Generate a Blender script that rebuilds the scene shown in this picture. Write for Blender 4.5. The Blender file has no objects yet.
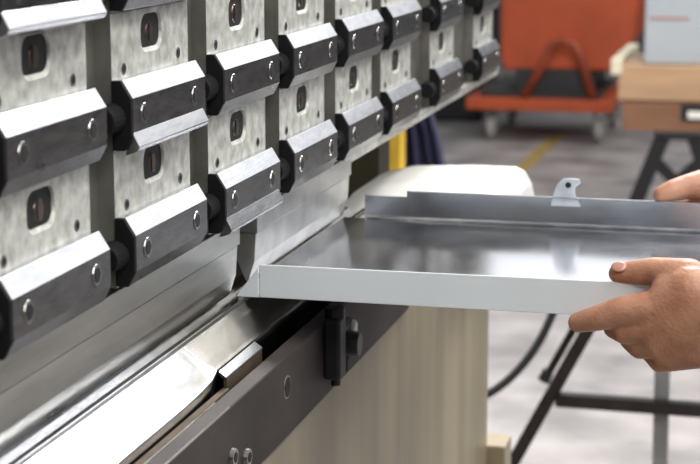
import bpy, bmesh, math, random
from mathutils import Vector, Matrix
random.seed(4)
S = bpy.context.scene
COL = S.collection
H = 1.342                      # height of the measuring datum (lower clamp apertures) above the floor
C0 = Vector((-1.0043, -0.4437, 0.1918 + H))
PITCH = math.radians(10.758); YAW = math.radians(13.946)
FW = Vector((math.cos(PITCH)*math.cos(YAW), math.cos(PITCH)*math.sin(YAW), -math.sin(PITCH)))
RT = Vector((math.sin(YAW), -math.cos(YAW), 0)); UP = RT.cross(FW)

def meas(px, py, axis, v):
    """point of the photo measured on the world plane axis = v"""
    r = FW*1800 + RT*(px-350) - UP*(py-232)
    return C0 + r*((v - C0[axis])/r[axis])
def mX(px, py, x): return meas(px, py, 0, x)
def mY(px, py, y): return meas(px, py, 1, y)
def mF(px, py): return meas(px, py, 2, 0.0)

# ------------------------------------------------------------------ materials
MAT = {}
def mat(name, col, rough=.5, metal=0., var=0., scale=20., stretch=(1,1,1), bump=0., col2=None, bscale=None,
        spec=.5, sss=0., coat=0., rvar=0., aniso=0.):
    m = bpy.data.materials.new(name); m.use_nodes = True
    nt = m.node_tree; b = nt.nodes['Principled BSDF']
    b.inputs['Roughness'].default_value = rough; b.inputs['Metallic'].default_value = metal
    b.inputs['Specular IOR Level'].default_value = spec
    if coat: b.inputs['Coat Weight'].default_value = coat
    if sss:
        b.inputs['Subsurface Weight'].default_value = sss
        b.inputs['Subsurface Radius'].default_value = (.01, .004, .002)
        b.inputs['Subsurface Scale'].default_value = 1.0
    c2 = col2 or tuple(max(0, c*(1-var)) for c in col)
    tc = nt.nodes.new('ShaderNodeTexCoord'); mp = nt.nodes.new('ShaderNodeMapping')
    mp.inputs['Scale'].default_value = stretch
    nt.links.new(tc.outputs['Object'], mp.inputs['Vector'])
    n = nt.nodes.new('ShaderNodeTexNoise'); n.inputs['Scale'].default_value = scale; n.inputs['Detail'].default_value = 6
    nt.links.new(mp.outputs['Vector'], n.inputs['Vector'])
    r = nt.nodes.new('ShaderNodeValToRGB')
    r.color_ramp.elements[0].position = .35; r.color_ramp.elements[1].position = .65
    r.color_ramp.elements[0].color = (*c2, 1); r.color_ramp.elements[1].color = (*col, 1)
    nt.links.new(n.outputs['Fac'], r.inputs['Fac']); nt.links.new(r.outputs['Color'], b.inputs['Base Color'])
    if rvar:
        mr = nt.nodes.new('ShaderNodeMapRange')
        mr.inputs['To Min'].default_value = max(.02, rough-rvar); mr.inputs['To Max'].default_value = rough+rvar
        nt.links.new(n.outputs['Fac'], mr.inputs['Value']); nt.links.new(mr.outputs['Result'], b.inputs['Roughness'])
    if bump:
        n2 = nt.nodes.new('ShaderNodeTexNoise'); n2.inputs['Scale'].default_value = bscale or scale*4; n2.inputs['Detail'].default_value = 4
        nt.links.new(mp.outputs['Vector'], n2.inputs['Vector'])
        bp = nt.nodes.new('ShaderNodeBump'); bp.inputs['Strength'].default_value = bump; bp.inputs['Distance'].default_value = .002
        nt.links.new(n2.outputs['Fac'], bp.inputs['Height']); nt.links.new(bp.outputs['Normal'], b.inputs['Normal'])
    MAT[name] = m
    return m
mat('nickel_plate', (.80,.80,.73), .40, .35, .42, 85, (1,1,1), .25, rvar=.08)
mat('bar_steel', (.70,.71,.75), .13, 1., .20, 60, (.5,2,2), .03, rvar=.04)
mat('ram_steel', (.26,.25,.22), .45, .6, .35, 25, (1,1,1), .2)
mat('holder_steel', (.55,.55,.53), .34, .85, .3, 30, (1,1,1), .15, rvar=.1)
mat('punch_steel', (.43,.43,.40), .30, .95, .35, 22, (.35,2,2), .12, rvar=.08)
mat('die_steel', (.54,.545,.56), .22, 1., .25, 22, (.5,1.5,1.5), .1, rvar=.08)
mat('dark_rail', (.055,.044,.040), .6, .1, .45, 18, (.5,1,1), .15, spec=.3)
mat('black_oxide', (.012,.012,.014), .5, .2, .3, 60, bump=.1)
mat('black_paint', (.010,.010,.011), .4, 0, .3, 30)
mat('socket_steel', (.35,.34,.33), .3, 1., .5, 200)
mat('cavity', (.010,.009,.009), .7, 0, .4, 100)
mat('brass', (.16,.12,.10), .35, .8, .4, 150)
mat('tan_paint', (.37,.305,.19), .42, 0, .42, 9, (1.2,1.2,.10), .05)
mat('olive_frame', (.09,.075,.035), .5, 0, .5, 6)
mat('mirror_sheet', (.62,.635,.68), .14, 1., .12, 14, (1,.8,1), .03, bscale=14, rvar=.09)
mat('film', (.80,.85,.88), .42, 0, .05, 8, coat=.15)
mat('tab_film', (.66,.70,.76), .35, .2, .25, 60)
mat('skin', (.58,.30,.19), .46, 0, 0, 45, (1,1,1), .35, col2=(.45,.20,.12), bscale=320, sss=.12)
mat('nail', (.56,.27,.20), .3, 0, .1, 40)
mat('shirt', (.12,.16,.26), .85, 0, .2, 60, bump=.2)
mat('trousers', (.05,.06,.09), .85, 0, .3, 60, bump=.2)
mat('hair', (.03,.02,.015), .6, 0, .4, 90, bump=.4)
mat('shoe', (.02,.018,.016), .5, 0, .3, 30)
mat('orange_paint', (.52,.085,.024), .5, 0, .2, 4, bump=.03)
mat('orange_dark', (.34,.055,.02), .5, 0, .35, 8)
mat('wheel', (.38,.37,.35), .5, 0, .3, 12)
mat('light_wood', (.42,.26,.145), .6, 0, .25, 5, (1,.6,6), .1)
mat('brown_wood', (.24,.11,.055), .6, 0, .35, 5, (1,.6,6), .1)
mat('grey_case', (.35,.385,.41), .5, 0, .08, 5)
mat('cream', (.68,.62,.45), .6, 0, .15, 10)
mat('white_cover', (.70,.69,.65), .6, 0, .10, 14)
mat('yellow_paint', (.72,.46,.04), .45, 0, .3, 22, (1,1,.3))
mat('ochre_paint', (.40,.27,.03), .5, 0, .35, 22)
mat('navy_cloth', (.018,.018,.06), .85, 0, .4, 20, bump=.2)
mat('stand_steel', (.045,.036,.034), .45, .3, .4, 20)
mat('dark_reflect_steel', (.15,.148,.15), .30, .9, .45, 90, (.6,2,2), .12, rvar=.08)
mat('matt_black', (.009,.009,.010), .75, 0, .3, 60, spec=.2)
mat('wall_dark', (.10,.10,.105), .7, 0, .2, 2)
mat('brown_steel', (.13,.095,.06), .5, .4, .4, 40)
mat('grey_post', (.32,.32,.32), .5, .2, .2, 20)
mat('rubber', (.03,.03,.03), .5)
mat('stripe', (.42,.31,.10), .6, 0, .4, 12)
mat('red_mark', (.40,.14,.08), .6)
mat('concrete', (.36,.34,.335), .55, 0, 0, 3.2, (1,1,1), .1, col2=(.18,.17,.167), rvar=.12)

def reflect_tint(m, x0, x1, col):
    # dull reflection of the tray painted into the die colour, broken up by noise
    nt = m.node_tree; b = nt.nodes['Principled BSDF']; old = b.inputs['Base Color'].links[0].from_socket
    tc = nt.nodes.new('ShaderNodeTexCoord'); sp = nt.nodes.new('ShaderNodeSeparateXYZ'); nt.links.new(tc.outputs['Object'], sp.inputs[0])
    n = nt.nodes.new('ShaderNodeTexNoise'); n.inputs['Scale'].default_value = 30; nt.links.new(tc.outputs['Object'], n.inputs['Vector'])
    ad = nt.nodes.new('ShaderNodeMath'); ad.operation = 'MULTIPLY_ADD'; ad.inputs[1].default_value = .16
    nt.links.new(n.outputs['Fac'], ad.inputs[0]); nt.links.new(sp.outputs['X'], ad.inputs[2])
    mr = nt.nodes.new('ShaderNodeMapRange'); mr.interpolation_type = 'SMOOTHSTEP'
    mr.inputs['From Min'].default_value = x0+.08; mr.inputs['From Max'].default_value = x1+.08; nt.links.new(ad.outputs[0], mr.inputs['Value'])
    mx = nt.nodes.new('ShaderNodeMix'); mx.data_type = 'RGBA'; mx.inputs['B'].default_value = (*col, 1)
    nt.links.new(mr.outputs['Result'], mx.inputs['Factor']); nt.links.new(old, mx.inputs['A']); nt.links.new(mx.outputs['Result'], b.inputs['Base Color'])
mat('die_reflect_steel', (.43,.44,.46), .22, 1., .25, 22, (.5,1.5,1.5), .1, rvar=.08)
reflect_tint(MAT['die_reflect_steel'], .13, .29, (.15,.14,.12))

# ------------------------------------------------------------------ object helpers
def tag(o, label=None, cat=None, group=None, kind=None):
    if label: o['label'] = label
    if cat: o['category'] = cat
    if group: o['group'] = group
    if kind: o['kind'] = kind
    return o
def thing(name, label, cat, loc=(0,0,0), group=None):
    o = bpy.data.objects.new(name, None); o.empty_display_size = .02; COL.objects.link(o)
    o.location = loc
    o.rotation_euler = (0,0,0)
    return tag(o, label, cat, group)
def obj(name, bm, m, parent=None, smooth=False, bevel=0., label=None):
    bmesh.ops.recalc_face_normals(bm, faces=bm.faces)
    me = bpy.data.meshes.new(name); bm.to_mesh(me); bm.free()
    me.materials.append(MAT[m])
    o = bpy.data.objects.new(name, me); COL.objects.link(o)
    if parent:
        o.parent = parent
        o.location = -Vector(parent.location)      # meshes are written in world coordinates
    if smooth:
        for p in me.polygons: p.use_smooth = True
    if bevel:
        md = o.modifiers.new('bevel', 'BEVEL'); md.width = bevel; md.segments = 2; md.limit_method = 'ANGLE'
        md.angle_limit = math.radians(35)
    if label: o['label'] = label
    return o
def BM(): return bmesh.new()
def box(bm, x0, x1, y0, y1, z0, z1):
    v = [bm.verts.new((x,y,z)) for x in (x0,x1) for y in (y0,y1) for z in (z0,z1)]
    for f in ((0,1,3,2),(4,6,7,5),(0,4,5,1),(2,3,7,6),(0,2,6,4),(1,5,7,3)): bm.faces.new([v[i] for i in f])
    return bm
def prism_x(bm, prof, x0, x1):
    """closed profile of (y,z) swept along X"""
    a = [bm.verts.new((x0,y,z)) for y,z in prof]; b = [bm.verts.new((x1,y,z)) for y,z in prof]
    n = len(prof)
    for i in range(n): bm.faces.new((a[i],a[(i+1)%n],b[(i+1)%n],b[i]))
    bm.faces.new(a); bm.faces.new(b[::-1])
    return bm
def prism(bm, pts, vec):
    a = [bm.verts.new(p) for p in pts]; b = [bm.verts.new(Vector(p)+Vector(vec)) for p in pts]
    n = len(pts)
    for i in range(n): bm.faces.new((a[i],a[(i+1)%n],b[(i+1)%n],b[i]))
    bm.faces.new(a); bm.faces.new(b[::-1])
    return bm
def cyl(bm, p0, p1, r0, r1=None, seg=16, cap=True):
    p0, p1 = Vector(p0), Vector(p1); r1 = r0 if r1 is None else r1
    d = (p1-p0).normalized(); q = d.to_track_quat('Z','Y')
    a = []; b = []
    for i in range(seg):
        t = 2*math.pi*i/seg; o = q @ Vector((math.cos(t), math.sin(t), 0))
        a.append(bm.verts.new(p0+o*r0)); b.append(bm.verts.new(p1+o*r1))
    for i in range(seg): bm.faces.new((a[i],a[(i+1)%seg],b[(i+1)%seg],b[i]))
    if cap: bm.faces.new(a[::-1]); bm.faces.new(b)
    return bm
def tube(bm, pts, r, seg=10):
    pts = [Vector(p) for p in pts]; rings = []
    for i, p in enumerate(pts):
        d = (pts[min(i+1,len(pts)-1)]-pts[max(i-1,0)]).normalized()
        q = d.to_track_quat('Z','Y')
        rings.append([bm.verts.new(p + (q @ Vector((math.cos(2*math.pi*k/seg), math.sin(2*math.pi*k/seg),0)))*r) for k in range(seg)])
    for i in range(len(rings)-1):
        # keep the rings aligned
        A, B = rings[i], rings[i+1]
        s = min(range(seg), key=lambda k: (A[0].co-B[k].co).length)
        for k in range(seg): bm.faces.new((A[k],A[(k+1)%seg],B[(k+1+s)%seg],B[(k+s)%seg]))
        rings[i+1] = [B[(k+s)%seg] for k in range(seg)]
    bm.faces.new(rings[0][::-1]); bm.faces.new(rings[-1])
    return bm
def beam(bm, p0, p1, w, h=None):
    """square bar between two points"""
    h = h or w
    p0, p1 = Vector(p0), Vector(p1); d = (p1-p0).normalized()
    ref = Vector((1,0,0)) if abs(d.x) < .8 else Vector((0,0,1))
    u = d.cross(ref).normalized(); v = d.cross(u).normalized()
    a = [bm.verts.new(p0+u*s*w/2+v*t*h/2) for s,t in ((-1,-1),(1,-1),(1,1),(-1,1))]
    b = [bm.verts.new(p1+u*s*w/2+v*t*h/2) for s,t in ((-1,-1),(1,-1),(1,1),(-1,1))]
    for i in range(4): bm.faces.new((a[i],a[(i+1)%4],b[(i+1)%4],b[i]))
    bm.faces.new(a[::-1]); bm.faces.new(b)
    return bm
def rrect(cx, cz, w, h, r, n=5):
    out = []
    for sx, sz, a0 in ((1,1,0),(-1,1,90),(-1,-1,180),(1,-1,270)):
        for k in range(n+1):
            a = math.radians(a0+90*k/n)
            out.append((cx+sx*(w/2-r)+r*math.cos(a), cz+sz*(h/2-r)+r*math.sin(a)))
    return out
def plate_hole(bm, x0, x1, z0, z1, yf, yb, hole, hole_in, yc):
    """plate in the XZ plane, front at yf, back at yb, with a chamfered hole"""
    outer = [(x0,z0),(x1,z0),(x1,z1),(x0,z1)]
    def loop(pts, y):
        v = [bm.verts.new((x,y,z)) for x,z in pts]
        e = [bm.edges.new((v[i],v[(i+1)%len(v)])) for i in range(len(v))]
        return v, e
    of, eof = loop(outer, yf); hf, ehf = loop(hole, yf)
    bmesh.ops.triangle_fill(bm, use_beauty=True, edges=eof+ehf)
    hc, ehc = loop(hole_in, yc); hb, ehb = loop(hole_in, yb); ob, eob = loop(outer, yb)
    n = len(hole)
    for i in range(n):
        bm.faces.new((hf[i],hf[(i+1)%n],hc[(i+1)%n],hc[i])); bm.faces.new((hc[i],hc[(i+1)%n],hb[(i+1)%n],hb[i]))
    for i in range(4): bm.faces.new((of[i],of[(i+1)%4],ob[(i+1)%4],ob[i]))
    bmesh.ops.triangle_fill(bm, use_beauty=True, edges=eob+ehb)
    return bm

# ------------------------------------------------------------------ press brake (ram, bed, side frames)
P = .2
press = thing('press_brake', 'large press brake with clamps along its upper beam and a tan panelled lower bed', 'machine', (.3,.3,0))
b = BM(); box(b, -1.35, 1.745, .012, .11, H-.078, H+.55)
obj('ram', b, 'ram_steel', press, bevel=.002, label='grey steel upper beam')
b = BM()
prism_x(b, [(.002,H-.079),(.002,H-.0755),(.0115,H-.0755),(.0115,H-.079),(.06,H-.079),(.06,H-.088),(.004,H-.088)], .775, 1.745)
obj('lower_lip', b, 'nickel_plate', press, label='pale edge strip along the underside of the upper beam')
XE = mY(488,380,-.047).x
b = BM(); box(b, -1.30, XE, -.047, .16, 0.02, H-.252)
obj('bed_panel', b, 'tan_paint', press, bevel=.002, label='tan painted lower bed panel')
b = BM(); box(b, -1.30, XE, -.0298, .10, H-.252, H-.2047)
obj('bed_top', b, 'dark_rail', press)
for x0 in (-1.42, 1.50):
    b = BM()
    yb = mX(379,160,1.50).y
    prism_x(b, [(yb,0),(1.0,0),(1.0,H+.6),(.112,H+.6),(.112,H+.02),(yb,H+.02)], x0, x0+.07)
    obj('side_frame', b, 'olive_frame', press, label='dark olive side frame')
b = BM(); box(b, -1.35, 1.57, .16, .19, .3, 1.0); obj('rear_brace', b, 'olive_frame', press)
# foot bracket at the far end of the bed
p = mY(496, 450, -.03)
b = BM(); box(b, XE+.001, XE+.06, mX(505,455,XE+.001).y, .05, 0, mX(496,446,XE+.001).z)
obj('foot_bracket', b, 'tan_paint', press, bevel=.003)
# adjusting pins in the gaps between clamps
for gx in (.1, .3, .5, .7, .9):
    for dz in (0, .0935):
        b = BM(); box(b, gx-.0215, gx-.003, .0108, .0125, H+dz-.022, H+dz+.016)
        s = obj('slot', b, 'cavity', press, bevel=.001)
        b = BM(); cyl(b, (gx-.0150,.009,H+dz-.006), (gx-.0150,.009,H+dz+.008), .0032, seg=12)
        obj('adjusting_pin', b, 'holder_steel', press, smooth=False)

# ------------------------------------------------------------------ tool clamps
BARP = [(0,-.0268),(-.006,-.0268),(-.0135,-.0388),(-.0135,-.0635),(-.008,-.0740),(0,-.0740)]
HW = .078
def make_clamp(x, z, label):
    t = thing('tool_clamp', label, 'tool clamp', (x, 0, z), 'tool clamps on the upper beam of the press')
    # plate
    zt = z+.0175; zb = z-.0755
    b = BM()
    plate_hole(b, x-HW, x+HW, zb, zt, 0, .012, rrect(x, z, .043, .027, .0105), rrect(x, z+.0013, .0424, .0236, .0100), .0016)
    o = obj('clamp_plate', b, 'nickel_plate', t)
    o.data.materials.append(MAT['ram_steel'])          # dim reflection put into the colour of the side edges
    for p in o.data.polygons:
        if abs(p.normal.x) > .9 and abs(p.center.x-x) > HW-.001: p.material_index = 1
    b = BM(); box(b, x-.0205, x+.0205, .0022, .0119, z-.0135, z+.0135)
    obj('recess', b, 'cavity', t)
    b = BM(); cyl(b, (x,.0024,z), (x,.0012,z), .0076, .0068, 20)
    box(b, x-.003, x+.003, .0004, .0014, z-.0065, z+.0065)
    obj('locking_screw', b, 'brass', t)
    for sx, sz in ((-.056,-.021), (.055,-.0195)):
        b = BM(); cyl(b, (x+sx,.001,z+sz), (x+sx,-.0006,z+sz), .0042, .004, 14)
        s = obj('screw', b, 'socket_steel', t)
        b = BM(); cyl(b, (x+sx,-.0005,z+sz), (x+sx,-.0009,z+sz), .0026, .0026, 6); obj('socket', b, 'cavity', s).location = (0,0,0)
    # hexagonal clamp bar
    b = BM(); prism_x(b, [(y, z+q) for y,q in BARP], x-HW+.003, x+HW)
    o = obj('clamp_bar', b, 'bar_steel', t, bevel=.0006, label='clamp bar with ground upper slope and front coloured as a dark reflection')
    o.data.materials.append(MAT['dark_reflect_steel'])  # front and lower faces coloured dark in place of dark reflections
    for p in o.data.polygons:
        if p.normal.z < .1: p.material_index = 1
    b = BM(); prism_x(b, [(y-(.0004 if y else 0), z+q) for y,q in BARP], x-HW-.0015, x-HW+.003)
    obj('end_cap', b, 'matt_black', t, bevel=.0005, label='black end cap')
    b = BM(); cyl(b, (x-HW-.0016,-.0005,z-.052), (x-HW-.020,.0005,z-.052), .0105, .0095, 18)
    obj('lock_pin', b, 'matt_black', t, bevel=.0008, label='black round lock pin')
    for sx in (-.053, .053):
        b = BM(); cyl(b, (x+sx,-.0132,z-.0510), (x+sx,-.0142,z-.0510), .0075, .0070, 20)
        s = obj('socket_screw', b, 'socket_steel', t)
        b = BM(); cyl(b, (x+sx,-.0141,z-.0510), (x+sx,-.0145,z-.0510), .0053, .0053, 6); obj('socket', b, 'cavity', s).location = (0,0,0)
    return t
def wedge(t, x, z):
    b = BM()
    prism_x(b, [(-.008,z-.0757),(-.0134,z-.0618),(-.0184,z-.0715),(-.0165,z-.0745),(-.008,z-.0775)], x-HW+.002, x+HW-.007)
    obj('wedge', b, 'die_steel', t, bevel=.0005, label='bright sloping ledge under the bar')
XS = [0,.2,.4,.6,.8,1.0,1.272,1.58]
ordl = ['nearest the camera', 'second from the camera', 'third from the camera', 'fourth from the camera', 'fifth from the camera',
        'sixth from the camera', 'seventh from the camera, past a wide gap', 'last at the far end of the beam']
for i, x in enumerate(XS):
    for rz, rn in ((0,'lower'), (.0935,'upper')):
        t = make_clamp(x, H+rz, '%s-row steel tool clamp, %s' % (rn, ordl[i]))
        if (i, rn) in ((1,'upper'), (2,'lower')): wedge(t, x, H+rz)
for i in (0, 1):
    t = make_clamp(XS[i], H+.187, ('tool clamp cut by the top left corner, only its bright ledge showing',
                                   'tool clamp above the second upper-row clamp, only its black end showing')[i])
    if i == 0: wedge(t, 0, H+.187)

# ------------------------------------------------------------------ punches
def punch(x0, x1, label, m, s=0.0):
    t = thing('punch', label, 'press tool', (x0+(x1-x0)/2, .015, H-.1))
    b = BM(); prism_x(b, [(.003+s,H-.0795),(.003+s,H-.1000),(.028,H-.1000),(.028,H-.0795)], x0, x1)
    obj('tool_shoulder', b, m, t, bevel=.0006)
    b = BM(); prism_x(b, [(.0045+s,H-.1008),(.0060+s,H-.1255),(.0115,H-.1425),(.0128,H-.1440),(.0145,H-.1425),(.026,H-.1150),(.026,H-.1008)], x0+.0005, x1-.003)
    obj('tool_blade', b, m, t, bevel=.0004)
    return t
punch(-.9, .412, 'long dark grey steel punch under the nearest clamps, ending at the gap', 'punch_steel')
punch(.462, .800, 'lighter steel punch beyond the gap, above the sheet metal tray', 'holder_steel')

# ------------------------------------------------------------------ dies
dt = thing('die_block', 'long polished steel die with a bright sloping shoulder under the punches', 'press tool', (.0, 0, H-.19))
zt = H-.1460
def die_prof(ye, ze):
    return [(.0000,zt),(.0045,zt),(.0125,zt-.009),(.0205,zt),(.030,zt),(.030,H-.2045),(ye+.004,H-.2045),(ye+.003,H-.19),(ye,ze-.002),(ye,ze),(ye+.003,ze+.0012),(-.0015,zt-.0028)]
xe = mY(222,368,-.032).x
secs = [(-.9,0),(xe-.085,0),(xe-.045,.12),(xe-.02,.35),(xe-.006,.75),(xe,1.0),(.86,1.0)]
b = BM(); rings = []
for x, u in secs:
    rings.append([b.verts.new((x,y,z)) for y,z in die_prof(-.032+.004*u, H-.1700+.0045*u)])
for A, B in zip(rings, rings[1:]):
    n = len(A)
    for k in range(n): b.faces.new((A[k],A[(k+1)%n],B[(k+1)%n],B[k]))
b.faces.new(rings[0]); b.faces.new(rings[-1][::-1])
obj('die_body', b, 'die_reflect_steel', dt, bevel=.0006)
a = mY(224,374,-.033); c = mY(260,351,-.033)
key = thing('die_key', 'small bright steel key lying in the groove at the end of the near die', 'machine part', ((a.x+c.x)/2, -.033, H-.19))
b = BM(); prism_x(b, [(-.0322,a.z-.0040),(-.0352,a.z-.0040),(-.0352,a.z-.0025),(-.0285,a.z+.0022),(-.0285,a.z-.001),(-.0322,a.z-.004)], a.x, c.x); obj('key', b, 'die_steel', key, bevel=.0006)
b = BM(); box(b, a.x+.001, c.x-.001, -.0350, -.0323, H-.2045, a.z-.0042); obj('key_base', b, 'brown_steel', key)

rail = thing('clamping_rail', 'dark grey steel rail along the front of the lower bed, holding the dies', 'rail', (.1, -.045, H-.22))
b = BM(); prism_x(b, [(-.0380,H-.1803),(-.0490,H-.1825),(-.0500,H-.1835),(-.0500,H-.2505),(-.030,H-.2505),(-.030,H-.2055),(-.0380,H-.2055)], -.9, .845)
obj('rail_body', b, 'dark_rail', rail, bevel=.0005)
b = BM(); box(b, -.9, a.x-.002, -.0378, -.0323, H-.2045, H-.1790); obj('groove_strip', b, 'brown_steel', rail, label='brownish strip between the die and the rail')
for yy, zz in ((-.0384,H-.1801), (-.0492,H-.1824)):  # thin bright strips along the top edges of the rail
    b = BM(); box(b, -.9, .215, yy-.0006, yy+.0006, zz-.0006, zz+.0005); obj('edge_strip', b, 'holder_steel', rail, label='bright edge')
for px, py, r in ((232,457,.0072),(246,457,.0072)):
    p = mY(px, py, -.050)
    b = BM(); cyl(b, (p.x,-.0495,p.z), (p.x,-.0530,p.z), r, r*.92, 20)
    s = obj('socket_screw', b, 'socket_steel', rail)
    b = BM(); cyl(b, (p.x,-.0528,p.z), (p.x,-.0534,p.z), .0042, .0042, 6); obj('socket', b, 'cavity', s).location = (0,0,0)
p = mY(287, 387, -.050)
b = BM(); cyl(b, (p.x,-.0495,p.z), (p.x,-.0506,p.z), .0105, .0095, 20); r_ = obj('hole_rim', b, 'socket_steel', rail)
b = BM(); cyl(b, (p.x,-.0504,p.z), (p.x,-.0508,p.z), .0085, .0085, 20); obj('bolt_hole', b, 'cavity', rail, label='dark round bolt hole')

# black clamp bar and clamp knob on the rail
YR0 = -.0502
p = mY(337, 345, -.060)
t = thing('rail_clamp', 'upright black clamp bar fixed to the dark rail under the tray', 'clamp', (p.x, YR0, p.z))
b = BM(); box(b, p.x-.012, p.x+.012, YR0-.0155, YR0, p.z-.030, p.z+.026); obj('upright_bar', b, 'black_oxide', t, bevel=.003)
b = BM(); cyl(b, (p.x,YR0-.008,p.z+.024), (p.x,YR0-.008,p.z+.034), .009, .009, 18); obj('round_head', b, 'black_paint', t, bevel=.001)
b = BM(); cyl(b, (p.x+.002,YR0-.008,p.z-.029), (p.x+.002,YR0-.008,p.z-.037), .0045, .0045, 14); obj('pin', b, 'black_paint', t)
p = mY(355, 342, -.066)
t = thing('screw_clamp', 'short black screw clamp with bright rim, right of the upright black clamp bar', 'clamp', (p.x, YR0, p.z))
b = BM(); box(b, p.x-.022, p.x+.024, YR0-.009, YR0, p.z-.015, p.z+.018); obj('clamp_base', b, 'black_oxide', t, bevel=.003)
b = BM(); cyl(b, (p.x-.006,YR0-.008,p.z), (p.x-.006,YR0-.022,p.z), .0125, .011, 10); obj('screw_head', b, 'black_paint', t, bevel=.001)
b = BM(); cyl(b, (p.x+.020,YR0-.008,p.z+.008), (p.x+.020,YR0-.012,p.z+.008), .008, .007, 16); obj('washer', b, 'holder_steel', t, bevel=.001, label='bright steel washer')
b = BM(); cyl(b, (p.x-.004,YR0-.006,p.z-.014), (p.x-.004,YR0-.006,p.z-.026), .0055, .005, 12); obj('stud', b, 'black_paint', t)

# ------------------------------------------------------------------ sheet metal tray
XF, XB = .415, .793
YL, YR = .0085, -.56
ZP = H-.1458; TH = .0015
tray = thing('sheet_metal_tray', 'folded sheet metal tray held level by two hands, its inside mirror bright', 'sheet metal part', ((XF+XB)/2, -.3, ZP))
b = BM(); box(b, XF+TH, XB-.0002, YR, YL, ZP, ZP+TH); obj('pan', b, 'mirror_sheet', tray, label='mirror-bright flat bottom of the tray')
zt = H-.1175
b = BM()
prism(b, [(XF,YR,ZP),(XF,-.0125,ZP),(XF,-.0125,zt-.0004),(XF,-.016,zt),(XF,YR,zt+.0015)], (TH,0,0))
obj('front_flange', b, 'film', tray, bevel=.0006, label='pale blue-grey film-covered front flange')
b = BM()
prism(b, [(XF,-.0115,ZP),(XF,YL-.001,ZP),(XF,YL-.002,ZP+.002),(XF,-.0115,zt-.003)], (TH,0,0))
obj('corner_flap', b, 'film', tray, label='small triangular corner flap of the front flange')
b = BM()
za = H-.1205; zb_ = H-.1150
prism(b, [(XB,YR,ZP),(XB,-.0134,ZP),(XB,-.0134,za+.001),(XB,-.018,za),(XB,-.058,za),(XB,-.058,zb_),(XB,YR,zb_+.0005)], (TH,0,0))
bk = obj('back_flange', b, 'mirror_sheet', tray)
b = BM(); prism(b, [(XB-.004,YR,zb_+.0001),(XB-.004,-.0585,zb_-.0001),(XB,-.0585,zb_-.0001),(XB,YR,zb_+.0001)], (0,0,.0012))
obj('return_lip', b, 'die_steel', tray, label='thin bright lip on the back flange')
b = BM(); box(b, XF+TH, XB, YR-.0015, YR, ZP, zt); obj('side_flange', b, 'mirror_sheet', tray)
b = BM()
rf = .0035
arc = [(XB-rf+rf*math.sin(math.radians(a)), ZP+TH+rf-rf*math.cos(math.radians(a))) for a in range(0,91,15)]
prism(b, [(x,YR,z) for x,z in arc]+[(XB,YR,ZP+TH)], (0,YL-.020-YR-.004,0))
obj('bend_line', b, 'die_steel', tray, label='bright rounded bend along the foot of the back flange')
# curled tab with a hole, standing on the back flange
b = BM()
c = mX(567, 190, XB)
out = []
for k in range(13):
    a = math.radians(180-15*k)
    out.append((c.y - .0145*math.cos(a)*-1, c.z + .0125*math.sin(a)))
pts = [(XB-.002, c.y+.0150, zb_-.006)] + [(XB-.002-.004*max(0,math.sin(math.radians(15*k))), y, z) for k,(y,z) in enumerate(out)][::1] + [(XB-.002, c.y-.016, zb_-.006)]
pts = [(XB-.0025, c.y+.016, zb_-.008), (XB-.0025, c.y+.013, c.z-.002), (XB-.0025, c.y+.010, c.z+.006), (XB-.0025, c.y+.004, c.z+.0115),
       (XB-.0025, c.y-.003, c.z+.0125), (XB-.0025, c.y-.012, c.z+.0120), (XB-.0025, c.y-.014, c.z+.008), (XB-.0025, c.y-.0085, c.z+.003), (XB-.0025, c.y-.0085, c.z-.004), (XB-.0025, c.y-.015, zb_-.008)]
prism(b, pts, (.002,0,0))
obj('tab', b, 'tab_film', tray, bevel=.0008, label='pale blue curled tab with a hole')
b = BM(); cyl(b, (XB-.0031,c.y-.0015,c.z+.0055), (XB-.0025,c.y-.0015,c.z+.0055), .003, seg=14); obj('tab_hole', b, 'cavity', tray)

# ------------------------------------------------------------------ the person holding the tray
def add_capsule(bm, p0, r0, p1, r1, seg=14):
    tmp = bmesh.new()
    for p, r in ((p0,r0),(p1,r1)):
        bmesh.ops.create_uvsphere(tmp, u_segments=seg, v_segments=seg//2+1, radius=r, matrix=Matrix.Translation(p))
    bmesh.ops.convex_hull(tmp, input=tmp.verts)
    for f in [f for f in tmp.faces if not f.is_valid]: pass
    loose = [v for v in tmp.verts if not v.link_faces]
    bmesh.ops.delete(tmp, geom=loose, context='VERTS')
    me = bpy.data.meshes.new('t'); tmp.to_mesh(me); tmp.free(); bm.from_mesh(me); bpy.data.meshes.remove(me)
def add_hull(bm, items, seg=14):
    tmp = bmesh.new()
    for p, r in items:
        bmesh.ops.create_uvsphere(tmp, u_segments=seg, v_segments=seg//2+1, radius=r, matrix=Matrix.Translation(Vector(p)))
    bmesh.ops.convex_hull(tmp, input=tmp.verts)
    bmesh.ops.delete(tmp, geom=[v for v in tmp.verts if not v.link_faces], context='VERTS')
    me = bpy.data.meshes.new('t'); tmp.to_mesh(me); tmp.free(); bm.from_mesh(me); bpy.data.meshes.remove(me)
def chain(bm, pts):
    for (p0,r0),(p1,r1) in zip(pts, pts[1:]): add_capsule(bm, Vector(p0), r0, Vector(p1), r1)
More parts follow.
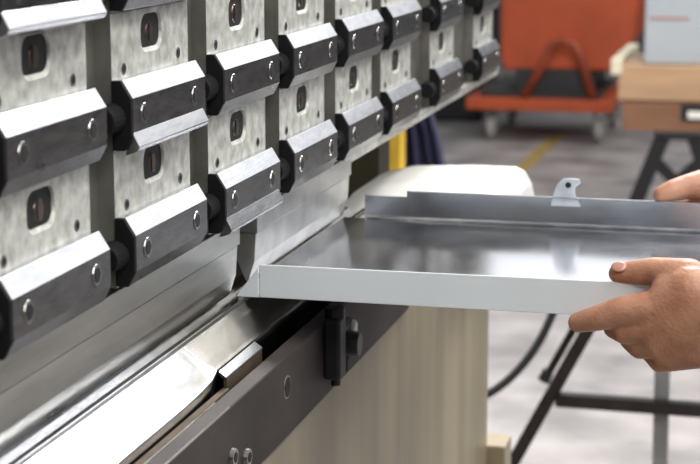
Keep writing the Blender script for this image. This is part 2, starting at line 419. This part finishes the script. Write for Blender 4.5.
def remeshed(bm, voxel, smooth_it, fac=.5):
    """grow one continuous skin over overlapping volumes and return it as mesh data"""
    me = bpy.data.meshes.new('tmp'); bm.to_mesh(me); bm.free()
    o = bpy.data.objects.new('tmp', me); COL.objects.link(o)
    md = o.modifiers.new('r','REMESH'); md.mode = 'VOXEL'; md.voxel_size = voxel; md.use_smooth_shade = True
    sm = o.modifiers.new('s','SMOOTH'); sm.iterations = smooth_it; sm.factor = fac
    dg = bpy.context.evaluated_depsgraph_get(); dg.update()
    out = bpy.data.meshes.new_from_object(o.evaluated_get(dg), depsgraph=dg)
    bpy.data.objects.remove(o); bpy.data.meshes.remove(me)
    return out
def mesh_obj(name, meshes, m, parent, label=None):
    b = bmesh.new()
    for me in meshes: b.from_mesh(me); bpy.data.meshes.remove(me)
    o = obj(name, b, m, parent, smooth=True, label=label)
    return o

def V(px, py, x): return mX(px, py, x)
# left hand (near): palm against the front flange, thumb over its top edge, fingers curled under the pan
LH = BM()
w0 = V(768, 322, .388); w1 = V(722, 318, .386)
idx = V(652, 308, .392); mid = V(650, 327, .392); rng = V(658, 344, .394); pnk = V(672, 358, .398)
# palm as overlapping hulls from the wrist to each knuckle
add_hull(LH, [(w1,.021), (V(690,290,.392),.020), (idx,.0125), (mid,.0122)])
add_hull(LH, [(w1,.021), (mid,.0122), (rng,.0118), (V(700,330,.390),.018)])
add_hull(LH, [(w1,.020), (rng,.0118), (pnk,.0108), (V(706,350,.392),.014)])
# thumb: from the wrist over the top of the flange
chain(LH, [(V(712,300,.392),.020), (V(688,279,.400),.0165), (V(655,271,.413),.0112), (V(632,272.5,.419),.0098), (V(618,273.5,.4195),.0080)])
add_hull(LH, [(V(692,286,.396),.018), (V(672,278,.404),.012), (V(664,296,.394),.013), (V(700,310,.392),.02)])
# index: down and under the lower edge
chain(LH, [(idx,.0140), (V(622,311.5,.394),.0122), (V(598,318,.399),.0104), (V(578,322.5,.407),.0084)])
# middle, ring, little: bend under the pan
chain(LH, [(mid,.0122), (V(625,332,.398),.0100), (V(614,328,.420),.0088), (V(612,325,.438),.0076)])
chain(LH, [(rng,.0118), (V(640,347,.402),.0098), (V(630,340,.424),.0085), (V(625,331,.442),.0075)])
chain(LH, [(pnk,.0108), (V(660,362,.406),.0088), (V(650,352,.424),.0078), (V(646,342,.438),.0068)])
# wrist and forearm
el_l = Vector((.42,-.70,H-.20))
chain(LH, [(w1,.024), (w0,.024), (w0.lerp(el_l,.35),.031), (el_l,.042)])
lm = remeshed(LH, .0016, 5)
# right hand (far): outside the back flange, thumb over its top edge
RH = BM()
w1r = V(748, 196, .838); w0r = V(790, 200, .842)
ir = V(704, 204, .830); mr_ = V(702, 220, .830); rr = V(708, 234, .828); pr = V(718, 246, .826)
add_hull(RH, [(w1r,.021), (V(722,190,.834),.018), (ir,.0125), (mr_,.0122)])
add_hull(RH, [(w1r,.021), (mr_,.0122), (rr,.0118), (pr,.0108)])
chain(RH, [(V(735,190,.832),.020), (V(708,184,.824),.0165), (V(686,187.0,.810),.0125), (V(672,190.5,.800),.0108), (V(661,194.5,.7955),.0084)])
add_hull(RH, [(V(722,192,.830),.017), (V(700,188,.820),.012), (ir,.0125)])
chain(RH, [(ir,.0125), (V(682,212,.828),.0103), (V(668,222,.815),.0088), (V(662,232,.800),.0075)])
chain(RH, [(mr_,.0122), (V(684,232,.822),.0100), (V(678,240,.802),.0088), (V(676,243,.785),.0076)])
chain(RH, [(rr,.0118), (V(694,246,.818),.0098), (V(690,250,.798),.0085), (V(688,250,.782),.0075)])
chain(RH, [(pr,.0108), (V(706,254,.816),.0088), (V(704,256,.798),.0078), (V(703,256,.784),.0068)])
el_r = Vector((.82,-.72,H-.20))
chain(RH, [(w1r,.024), (w0r,.024), (w0r.lerp(el_r,.35),.031), (el_r,.042)])
rm = remeshed(RH, .0016, 5)

PX, PY = .62, -1.02
sh_l = Vector((PX-.19,PY,H+.04)); sh_r = Vector((PX+.19,PY,H+.04))
man = thing('person', 'person in a dark work shirt holding the tray, only both bare hands in view', 'person', (PX, PY, 0))
BD = BM()
chain(BD, [(el_l,.042), (sh_l,.055)]); chain(BD, [(el_r,.042), (sh_r,.055)])
add_hull(BD, [(sh_l,.06), (sh_r,.06), ((PX-.10,PY,H-.33),.10), ((PX+.10,PY,H-.33),.10)])
add_hull(BD, [((PX-.10,PY,H-.33),.10), ((PX+.10,PY,H-.33),.10), ((PX-.10,PY,H-.46),.105), ((PX+.10,PY,H-.46),.105)])
for s in (-1, 1):
    chain(BD, [((PX+s*.10,PY,.84),.095), ((PX+s*.11,PY+.01,.47),.06), ((PX+s*.12,PY-.02,.10),.045)])
    add_hull(BD, [((PX+s*.12,PY-.04,.045),.04), ((PX+s*.13,PY+.15,.035),.03)])
chain(BD, [((PX,PY,H+.02),.06), ((PX,PY+.02,H+.16),.055)])
hc = Vector((PX, PY+.05, H+.24))
add_hull(BD, [(hc+Vector((0,-.02,.03)),.088), (hc+Vector((0,.03,-.055)),.052), (hc+Vector((0,.02,.02)),.082)])
add_capsule(BD, hc+Vector((0,.100,.0)), .010, hc+Vector((0,.112,-.022)), .013)          # nose
add_capsule(BD, hc+Vector((-.018,.082,-.052)), .008, hc+Vector((.018,.082,-.052)), .008)  # lips
for s in (-1, 1): add_capsule(BD, hc+Vector((s*.088,-.005,.012)), .014, hc+Vector((s*.086,.0,-.022)), .011)
bm_ = remeshed(BD, .009, 3)
mesh_obj('body', [lm, rm, bm_], 'skin', man)
for s in (-1, 1):
    b = BM(); bmesh.ops.create_uvsphere(b, u_segments=16, v_segments=10, radius=.012, matrix=Matrix.Translation(hc+Vector((s*.032,.086,.012))))
    obj('eye', b, 'nickel_plate', man, smooth=True)
b = BM(); add_hull(b, [(hc+Vector((0,-.03,.045)),.088), (hc+Vector((0,.0,.05)),.083)]); mesh_obj('hair', [remeshed(b,.008,3)], 'hair', man)
b = BM()
chain(b, [(w0.lerp(el_l,.62),.046), (el_l,.052), (sh_l,.068)]); chain(b, [(w0r.lerp(el_r,.62),.046), (el_r,.052), (sh_r,.068)])
add_hull(b, [(sh_l,.070), (sh_r,.070), ((PX-.10,PY,H-.33),.112), ((PX+.10,PY,H-.33),.112)])
add_hull(b, [((PX-.10,PY,H-.33),.112), ((PX+.10,PY,H-.33),.112), ((PX-.10,PY,H-.46),.117), ((PX+.10,PY,H-.46),.117)])
mesh_obj('shirt', [remeshed(b,.008,3)], 'shirt', man)
b = BM()
add_hull(b, [((PX-.10,PY,H-.42),.110), ((PX+.10,PY,H-.42),.110), ((PX-.10,PY,.86),.112), ((PX+.10,PY,.86),.112)])
for s in (-1, 1): chain(b, [((PX+s*.10,PY,.84),.108), ((PX+s*.11,PY+.01,.47),.075), ((PX+s*.12,PY-.02,.13),.062)])
mesh_obj('trousers', [remeshed(b,.008,3)], 'trousers', man)
for s in (-1, 1):
    b = BM(); add_hull(b, [((PX+s*.12,PY-.04,.054),.05), ((PX+s*.13,PY+.16,.042),.038)])
    mesh_obj('shoe', [remeshed(b,.008,3)], 'shoe', man)
# thumb nails
def nail(c, d, n, name='thumb_nail'):
    d = Vector(d).normalized(); n = Vector(n).normalized(); s = d.cross(n).normalized(); n = s.cross(d).normalized()
    M = Matrix((s, d, n)).transposed().to_4x4(); M.translation = Vector(c)
    b = BM(); bmesh.ops.create_uvsphere(b, u_segments=18, v_segments=10, radius=1, matrix=M @ Matrix.Diagonal((.0050,.0064,.0016,1)))
    obj(name, b, 'nail', man, smooth=True)
nail(V(619,271.5,.4135)+Vector((-.0015,0,.0042)), (0,1,-.02), (-.75,0,.75))
#nail(V(664,190.8,.797)+Vector((-.006,0,.0035)), (-.1,1,-.15), (-.6,0,.9))

# ------------------------------------------------------------------ far side: cover, post, cloth
cv = thing('bed_cover', 'white soft rounded cover lying on the far end of the press bed', 'cover', (1.26,-.02,H-.19))
b = BM()
za = H-.2
prof = [(.085,0),(.084,.020),(.07,.036),(.035,.046),(-.04,.050),(-.098,.050),(-.110,.044),(-.119,.026),(-.124,.002)]
def cz(k): return za + k
NX = 8
rows = []
for i in range(NX+1):
    u = i/NX; x = 1.02+.26*u
    e = .55+.45*min(1, 5*u) if u < .5 else .9+.1*min(1,(1-u)*6)
    rows.append([b.verts.new((x, y, za-.004 + z*e)) for y,z in prof])
for i in range(NX):
    for k in range(len(prof)-1): b.faces.new((rows[i][k],rows[i][k+1],rows[i+1][k+1],rows[i+1][k]))
b.faces.new([rows[0][k] for k in range(len(prof))][::-1]); b.faces.new([rows[-1][k] for k in range(len(prof))])
for i in range(NX): b.faces.new((rows[i][-1], rows[i][0], rows[i+1][0], rows[i+1][-1]))
o = obj('cover', b, 'white_cover', cv, smooth=False, bevel=.004)

p = meas(395.5, 160, 0, 3.4)
t = thing('guard_post', 'yellow upright post seen under the far end of the upper beam', 'post', (3.4, p.y, 0))
b = BM(); box(b, 3.37, 3.43, p.y-.019, p.y+.018, 0, 1.75); obj('post_front', b, 'yellow_paint', t, bevel=.004)
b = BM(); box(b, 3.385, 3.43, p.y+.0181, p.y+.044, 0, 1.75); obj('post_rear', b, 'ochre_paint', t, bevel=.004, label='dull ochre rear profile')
b = BM(); box(b, 3.32, 3.48, p.y-.07, p.y+.07, 0, .012); obj('foot_plate', b, 'yellow_paint', t)

# navy cloth hanging behind the post
b = BM()
XN = 3.8
nr = []
for zi in range(15):
    py = 95 + zi*(260-95)/14
    l = mX(400, py, XN); r = mX(433 + max(0,(py-118))*.27, py, XN)
    nr.append((l, r))
zf = 1.9
top = 1.75
lx = mX(400, 120, XN); rx = mX(434, 120, XN); rx2 = mX(447, 166, XN)
sl = (rx2.y-rx.y)/(rx2.z-rx.z)
g = []
for zi in range(13):
    z = .0 + zi*top/12
    ly = lx.y + .01; ry = rx.y + sl*(max(z, rx2.z-.02)-rx.z)
    g.append([(XN + .022*math.sin(k*1.55)+.01*math.sin(zi*.7+k), ly+(ry-ly)*k/16, z) for k in range(17)])
fr = [[b.verts.new(p) for p in row] for row in g]
bk_ = [[b.verts.new((p[0]+.012,p[1],p[2])) for p in row] for row in g]
for i in range(12):
    for k in range(16):
        b.faces.new((fr[i][k],fr[i][k+1],fr[i+1][k+1],fr[i+1][k])); b.faces.new((bk_[i][k],bk_[i+1][k],bk_[i+1][k+1],bk_[i][k+1]))
for i in range(12):
    b.faces.new((fr[i][0],fr[i+1][0],bk_[i+1][0],bk_[i][0])); b.faces.new((fr[i][16],bk_[i][16],bk_[i+1][16],fr[i+1][16]))
for k in range(16):
    b.faces.new((fr[0][k],bk_[0][k],bk_[0][k+1],fr[0][k+1])); b.faces.new((fr[12][k],fr[12][k+1],bk_[12][k+1],bk_[12][k]))
o = obj('cloth_drape', b, 'navy_cloth', smooth=True)
tag(o, 'dark navy cloth hanging in folds right of the yellow post', 'cloth')

# ------------------------------------------------------------------ orange tipping cart
fl = mF(492,139); frr = mF(600,139)
XC = fl.x
def cX(px, py, dx=0): return mX(px, py, XC+dx)
cart = thing('tipping_cart', 'orange tipping skip cart on castors standing behind the press', 'cart', (XC+.4, (fl.y+frr.y)/2, 0))
y0 = cX(500,60).y; y1 = cX(640,60).y
zlo = cX(505,70).z; 
b = BM()
# hopper: trapezoid side outline swept in X
hl = [cX(499,-60), cX(499,60), cX(504,72), cX(612,72), cX(632,40), cX(648,-60)]
prism(b, [(XC+.05, q.y, q.z) for q in hl], (.9,0,0))
obj('hopper', b, 'orange_paint', cart, bevel=.02)
b = BM(); tp = cX(499,-58); q2 = cX(650,-58)
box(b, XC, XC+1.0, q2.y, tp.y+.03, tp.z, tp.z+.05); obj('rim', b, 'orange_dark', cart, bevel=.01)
b = BM()
bz0 = cX(500,108).z; bz1 = cX(500,96).z
yl = cX(469,100).y; yr = cX(614,100).y
box(b, XC-.12, XC+.95, yr, yl, bz0, bz1); obj('base_frame', b, 'orange_paint', cart, bevel=.01)
b = BM(); box(b, XC-.05, XC+.9, yr+.08, yl-.08, bz1-.02, bz1+.04); obj('floor_plate', b, 'rubber', cart)
# arched A bracket
b = BM()
q = [cX(524,97,-.1), cX(545,60,-.1), cX(551,46,-.1), cX(561,41,-.1), cX(574,44,-.1), cX(581,58,-.1), cX(592,97,-.1)]
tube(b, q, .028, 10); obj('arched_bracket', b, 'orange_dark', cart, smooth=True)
b = BM(); box(b, XC+.02, XC+.9, cX(590,84).y, cX(515,84).y, bz1+.04, zlo+.01); obj('hopper_support', b, 'rubber', cart)
for px, dx in ((492,.0),(599,.0),(503,.8),(606,.8)):
    base = mX(px, 139, XC) if dx == 0 else Vector((XC+.8, mX(px-11 if px<550 else px-6, 139, XC).y, 0))
    r = .075
    cb = BM(); cyl(cb, (base.x, base.y-.022, r), (base.x, base.y+.022, r), r, seg=24)
    w = obj('wheel', cb, 'wheel', cart, bevel=.008)
    b = BM(); box(b, base.x-.03, base.x+.03, base.y-.036, base.y-.024, r-.02, bz0); box(b, base.x-.03, base.x+.03, base.y+.024, base.y+.036, r-.02, bz0)
    box(b, base.x-.045, base.x+.045, base.y-.045, base.y+.045, bz0-.012, bz0-.0005)
    obj('castor_fork', b, 'grey_post', cart)

# dark cabinet added in place of the shadow between the press and the cart
q = mF(478, 122)
b = BM(); box(b, q.x, q.x+.7, q.y-.02, q.y+1.5, 0.0, 1.6)
t = thing('shadow_cabinet', 'black cabinet added in place of the shadow left of the orange cart', 'cabinet', (q.x+.3, q.y+.7, 0))
obj('shadow_cabinet_body', b, 'black_paint', t, bevel=.02)
b = BM(); box(b, q.x-.012, q.x-.001, q.y+.06, q.y+.7, .15, 1.5); d = obj('shadow_cabinet_door', b, 'rubber', t, bevel=.004)
b = BM(); box(b, q.x-.03, q.x-.012, q.y+.1, q.y+.13, .8, .95); obj('shadow_cabinet_handle', b, 'grey_post', d).location = (0,0,0)

# ------------------------------------------------------------------ timber box on black trestle, grey case on it
XT = 6.3
def tX(px, py, dx=0): return mX(px, py, XT+dx)
top_z = tX(660, 58).z; m1 = tX(660,101).z; m2 = tX(660,131).z
yl = tX(618, 90).y; yr = yl-.95
tr = thing('trestle', 'black splay-legged trestle under the timber box on the right', 'trestle', (XT+.25, yl-.4, 0))
b = BM(); box(b, XT-.0, XT+.5, yl-.9, tX(654,134).y, m2-.035, m2-.0005); obj('top_bar', b, 'black_paint', tr, bevel=.005)
for (a0, a1) in (((661,134),(636,197)), ((694,134),(714,197))):
    for dx in (.03, .46):
        p0 = tX(*a0); p1 = tX(*a1); d = p1-p0; k = (p0.z)/(p0.z-p1.z)
        e = p0 + d*k
        b = BM(); beam(b, (XT+dx,p0.y,m2-.03), (XT+dx,e.y,0.0), .055, .045); obj('leg', b, 'black_paint', tr)
for q0, q1 in (((651,157),(676,182)), ((676,182),(704,158))):
    b = BM(); q0 = tX(*q0,.03); q1 = tX(*q1,.03); beam(b, q0, q1, .045, .03); obj('brace', b, 'black_paint', tr)
crate = thing('timber_box', 'timber box of a pale upper board over a brown lower board, on the black trestle', 'box', (XT+.3, yl-.45, m2))
b = BM(); box(b, XT-.01, XT+.55, yr, yl, m1, top_z-.05+.02)
obj('upper_board', b, 'light_wood', crate, bevel=.006, label='pale upper board')
b = BM(); box(b, XT, XT+.54, yr+.01, yl-.02, m2, m1-.001); obj('lower_board', b, 'brown_wood', crate, bevel=.004, label='brown lower board')
q0 = tX(681,104); q1 = tX(716,122)
b = BM(); box(b, XT-.004, XT-.0005, q1.y, q0.y, q1.z, q0.z); obj('slot', b, 'cavity', crate)
q0 = tX(688,111); q1 = tX(712,119)
b = BM(); box(b, XT-.008, XT-.0045, q1.y, q0.y, q1.z, q0.z); obj('card', b, 'white_cover', crate, label='white card in the dark slot')
ctop = top_z-.03
gc = thing('grey_case', 'blue-grey case with a thin red-brown line, on the timber box', 'case', (XT+.3, yl-.5, ctop))
q0 = tX(643,50); 
b = BM(); box(b, XT+.04, XT+.5, yl-.88, q0.y, ctop+.0005, ctop+.5); obj('case_body', b, 'grey_case', gc, bevel=.01)
q0 = tX(650,17,.04); q1 = tX(689,19.5,.04)
b = BM(); box(b, XT+.036, XT+.0395, q1.y, q0.y, q1.z, q0.z); obj('marking', b, 'red_mark', gc, label='thin red-brown line')
b = BM(); box(b, XT-.02, XT+.75, yl-.015, yl+.03, top_z-.07, top_z-.005)
obj('side_rim', b, 'cream', crate, bevel=.004, label='cream side rim')

# ------------------------------------------------------------------ dark steel work stand, bottom right
XS_ = 2.35
def sX(px, py, dx=0): return mX(px, py, XS_+dx)
zt_ = sX(600, 296).z
st = thing('work_stand', 'low dark steel work stand with a slanting leg, below the near hand', 'stand', (XS_+.2, sX(640,400).y, 0))
def leg_to_floor(a, c, x, w, name, m='stand_steel', stop=False):
    p0 = mX(*a, x); p1 = mX(*c, x); d = p1-p0
    if not stop: p1 = p0 + d*(p0.z/(p0.z-p1.z))
    b = BM(); beam(b, p0, p1, w); return obj(name, b, m, st)
leg_to_floor((600,308),(512,464), XS_, .025, 'leg')
leg_to_floor((590,300),(548,374), XS_+.05, .015, 'strut', stop=True)
q = mX(547,375,XS_+.05)
b = BM(); cyl(b, q+Vector((0,.006,-.012)), q+Vector((0,-.003,.010)), .013, .011, 14); obj('strut_foot', b, 'rubber', st)
a = sX(556,399); c = sX(760,414)
b = BM(); beam(b, a, c, .025); obj('cross_bar', b, 'stand_steel', st)
p0 = sX(663,300); p1 = sX(663,404)
b = BM(); beam(b, (XS_+.03,p0.y,zt_), (XS_+.03,p1.y,0), .028); obj('upright', b, 'grey_post', st, label='light grey upright')
p0 = sX(580,296); p1 = sX(790,296)
b = BM(); box(b, XS_-.02, XS_+.45, p1.y, p0.y, zt_-.004, zt_+.02); obj('stand_top', b, 'stand_steel', st, bevel=.002)
# other legs (outside the frame or behind)
e = sX(770,300)
b = BM(); beam(b, (XS_,e.y,zt_), (XS_,e.y-.10,0), .020); obj('leg', b, 'stand_steel', st)
b = BM(); beam(b, (XS_+.43,e.y,zt_), (XS_+.43,e.y-.05,0), .020); obj('leg', b, 'stand_steel', st)

# black cable
pts = []
K = [(560,296),(556,305),(549,322),(539,342),(525,362),(508,380),(488,394),(462,404),(440,412)]
for i, (px, py) in enumerate(K): pts.append(mX(px, py, XS_+.1 - i*.01))
last = pts[-1]
pts += [Vector((last.x, last.y+.06, last.z-.03)), Vector((last.x, last.y+.12, last.z-.15)), Vector((last.x-.02, last.y+.14, .2)), Vector((last.x, last.y+.17, .03)), Vector((last.x+.1, last.y+.3, .008)), Vector((last.x+.3, last.y+.6, .008))]
# smooth the path
sp = []
for i in range(len(pts)-1):
    pm, p0, p1, p2 = pts[max(i-1,0)], pts[i], pts[i+1], pts[min(i+2,len(pts)-1)]
    for k in range(4):
        u = k/4
        sp.append(.5*((2*p0)+(p1-pm)*u+(2*pm-5*p0+4*p1-p2)*u*u+(3*p0-pm-3*p1+p2)*u**3))
sp.append(pts[-1])
b = BM(); tube(b, sp, .0085, 10)
o = obj('cable', b, 'rubber', smooth=True); tag(o, 'black cable drooping from the work stand to behind the tan panel', 'cable')

# ------------------------------------------------------------------ floor
b = BM(); box(b, -6, 16, -5, 7, -.05, 0); o = obj('floor', b, 'concrete'); tag(o, kind='structure')
s0, s1 = mF(508,181), mF(556,138)
d = (s1-s0).normalized(); n = Vector((-d.y, d.x, 0))*.045
a = s0-d*3.0; e = s1+d*.1
b = BM(); prism(b, [a-n, e-n, e+n, a+n], (0,0,.002))
o = obj('floor_stripe', b, 'stripe'); tag(o, 'worn yellow stripe painted on the floor in front of the orange cart', 'floor marking')

def struct(name, b, m):
    tag(obj(name, b, m), kind='structure')
b = BM(); box(b, -6, 16, -5.1, -5.0, 0, 2.7); struct('wall_right', b, 'wall_dark')
b = BM(); box(b, -6, 16, 7.0, 7.1, 0, 2.7); struct('wall_left', b, 'wall_dark')
b = BM(); box(b, 16.0, 16.1, -5.1, 7.1, 0, 2.7); struct('wall_back', b, 'wall_dark')
b = BM(); box(b, -6.1, -6, -5.1, 7.1, 0, 2.7); struct('wall_front', b, 'wall_dark')
# ------------------------------------------------------------------ light
w = bpy.data.worlds.new('hall'); S.world = w; w.use_nodes = True
nt = w.node_tree; bg = nt.nodes['Background']
tc = nt.nodes.new('ShaderNodeTexCoord'); sx = nt.nodes.new('ShaderNodeSeparateXYZ'); cr = nt.nodes.new('ShaderNodeValToRGB')
nt.links.new(tc.outputs['Generated'], sx.inputs[0]); nt.links.new(sx.outputs['Z'], cr.inputs['Fac'])
els = cr.color_ramp.elements
els[0].position = 0.0; els[0].color = (.10,.10,.10,1)
els[1].position = 1.0; els[1].color = (.50,.52,.55,1)
for pos, v in ((.05,.10),(.12,.20),(.21,1.35),(.42,1.2),(.65,.5)):
    e = els.new(pos); e.color = (v, v*1.01, v*1.03, 1)
nt.links.new(cr.outputs['Color'], bg.inputs['Color'])
mr = nt.nodes.new('ShaderNodeMapRange'); mr.inputs['From Min'].default_value = -.7; mr.inputs['From Max'].default_value = .5
mr.inputs['To Min'].default_value = .55; mr.inputs['To Max'].default_value = 1.2
nt.links.new(sx.outputs['X'], mr.inputs['Value']); nt.links.new(mr.outputs['Result'], bg.inputs['Strength'])
def area(name, loc, target, sx_, sy_, power, col=(1,1,1)):
    l = bpy.data.lights.new(name, 'AREA'); l.shape = 'RECTANGLE'; l.size = sx_; l.size_y = sy_; l.energy = power; l.color = col
    o = bpy.data.objects.new(name, l); COL.objects.link(o); o.location = loc
    o.rotation_euler = (Vector(target)-Vector(loc)).to_track_quat('-Z','Y').to_euler()
    return o
area('overhead_or_added_light', (.2,-1.6,4.2), (.5,0,H), 3.0, .5, 90, (1,.99,.96))
area('overhead_or_added_light', (3.7,-.4,3.6), (3.7,-.1,0), 1.6, 1.0, 245, (1,.97,.95))
area('overhead_or_added_light', (8.0,-2.5,5.0), (9.0,0,.6), 3.0, 1.0, 110, (1,.97,.93))

area('overhead_or_added_light', (-2.2,-1.9,3.8), (.4,-.3,H), 1.6, .8, 60, (1,.98,.95))  # added fill, no real lamp; brightens the tray flange and hands
# ------------------------------------------------------------------ camera
cam = bpy.data.cameras.new('camera'); co = bpy.data.objects.new('camera', cam); COL.objects.link(co)
co.location = C0
co.rotation_euler = Matrix((RT, UP, -FW)).transposed().to_euler()
cam.sensor_width = 36; cam.lens = 1800/700*36; cam.clip_start = .02; cam.clip_end = 100
cam.dof.use_dof = True; cam.dof.focus_distance = 1.42; cam.dof.aperture_fstop = 13
S.camera = co
S.view_settings.view_transform = 'Standard'; S.view_settings.look = 'None'
S.view_settings.exposure = 0.0; S.view_settings.gamma = 1.0
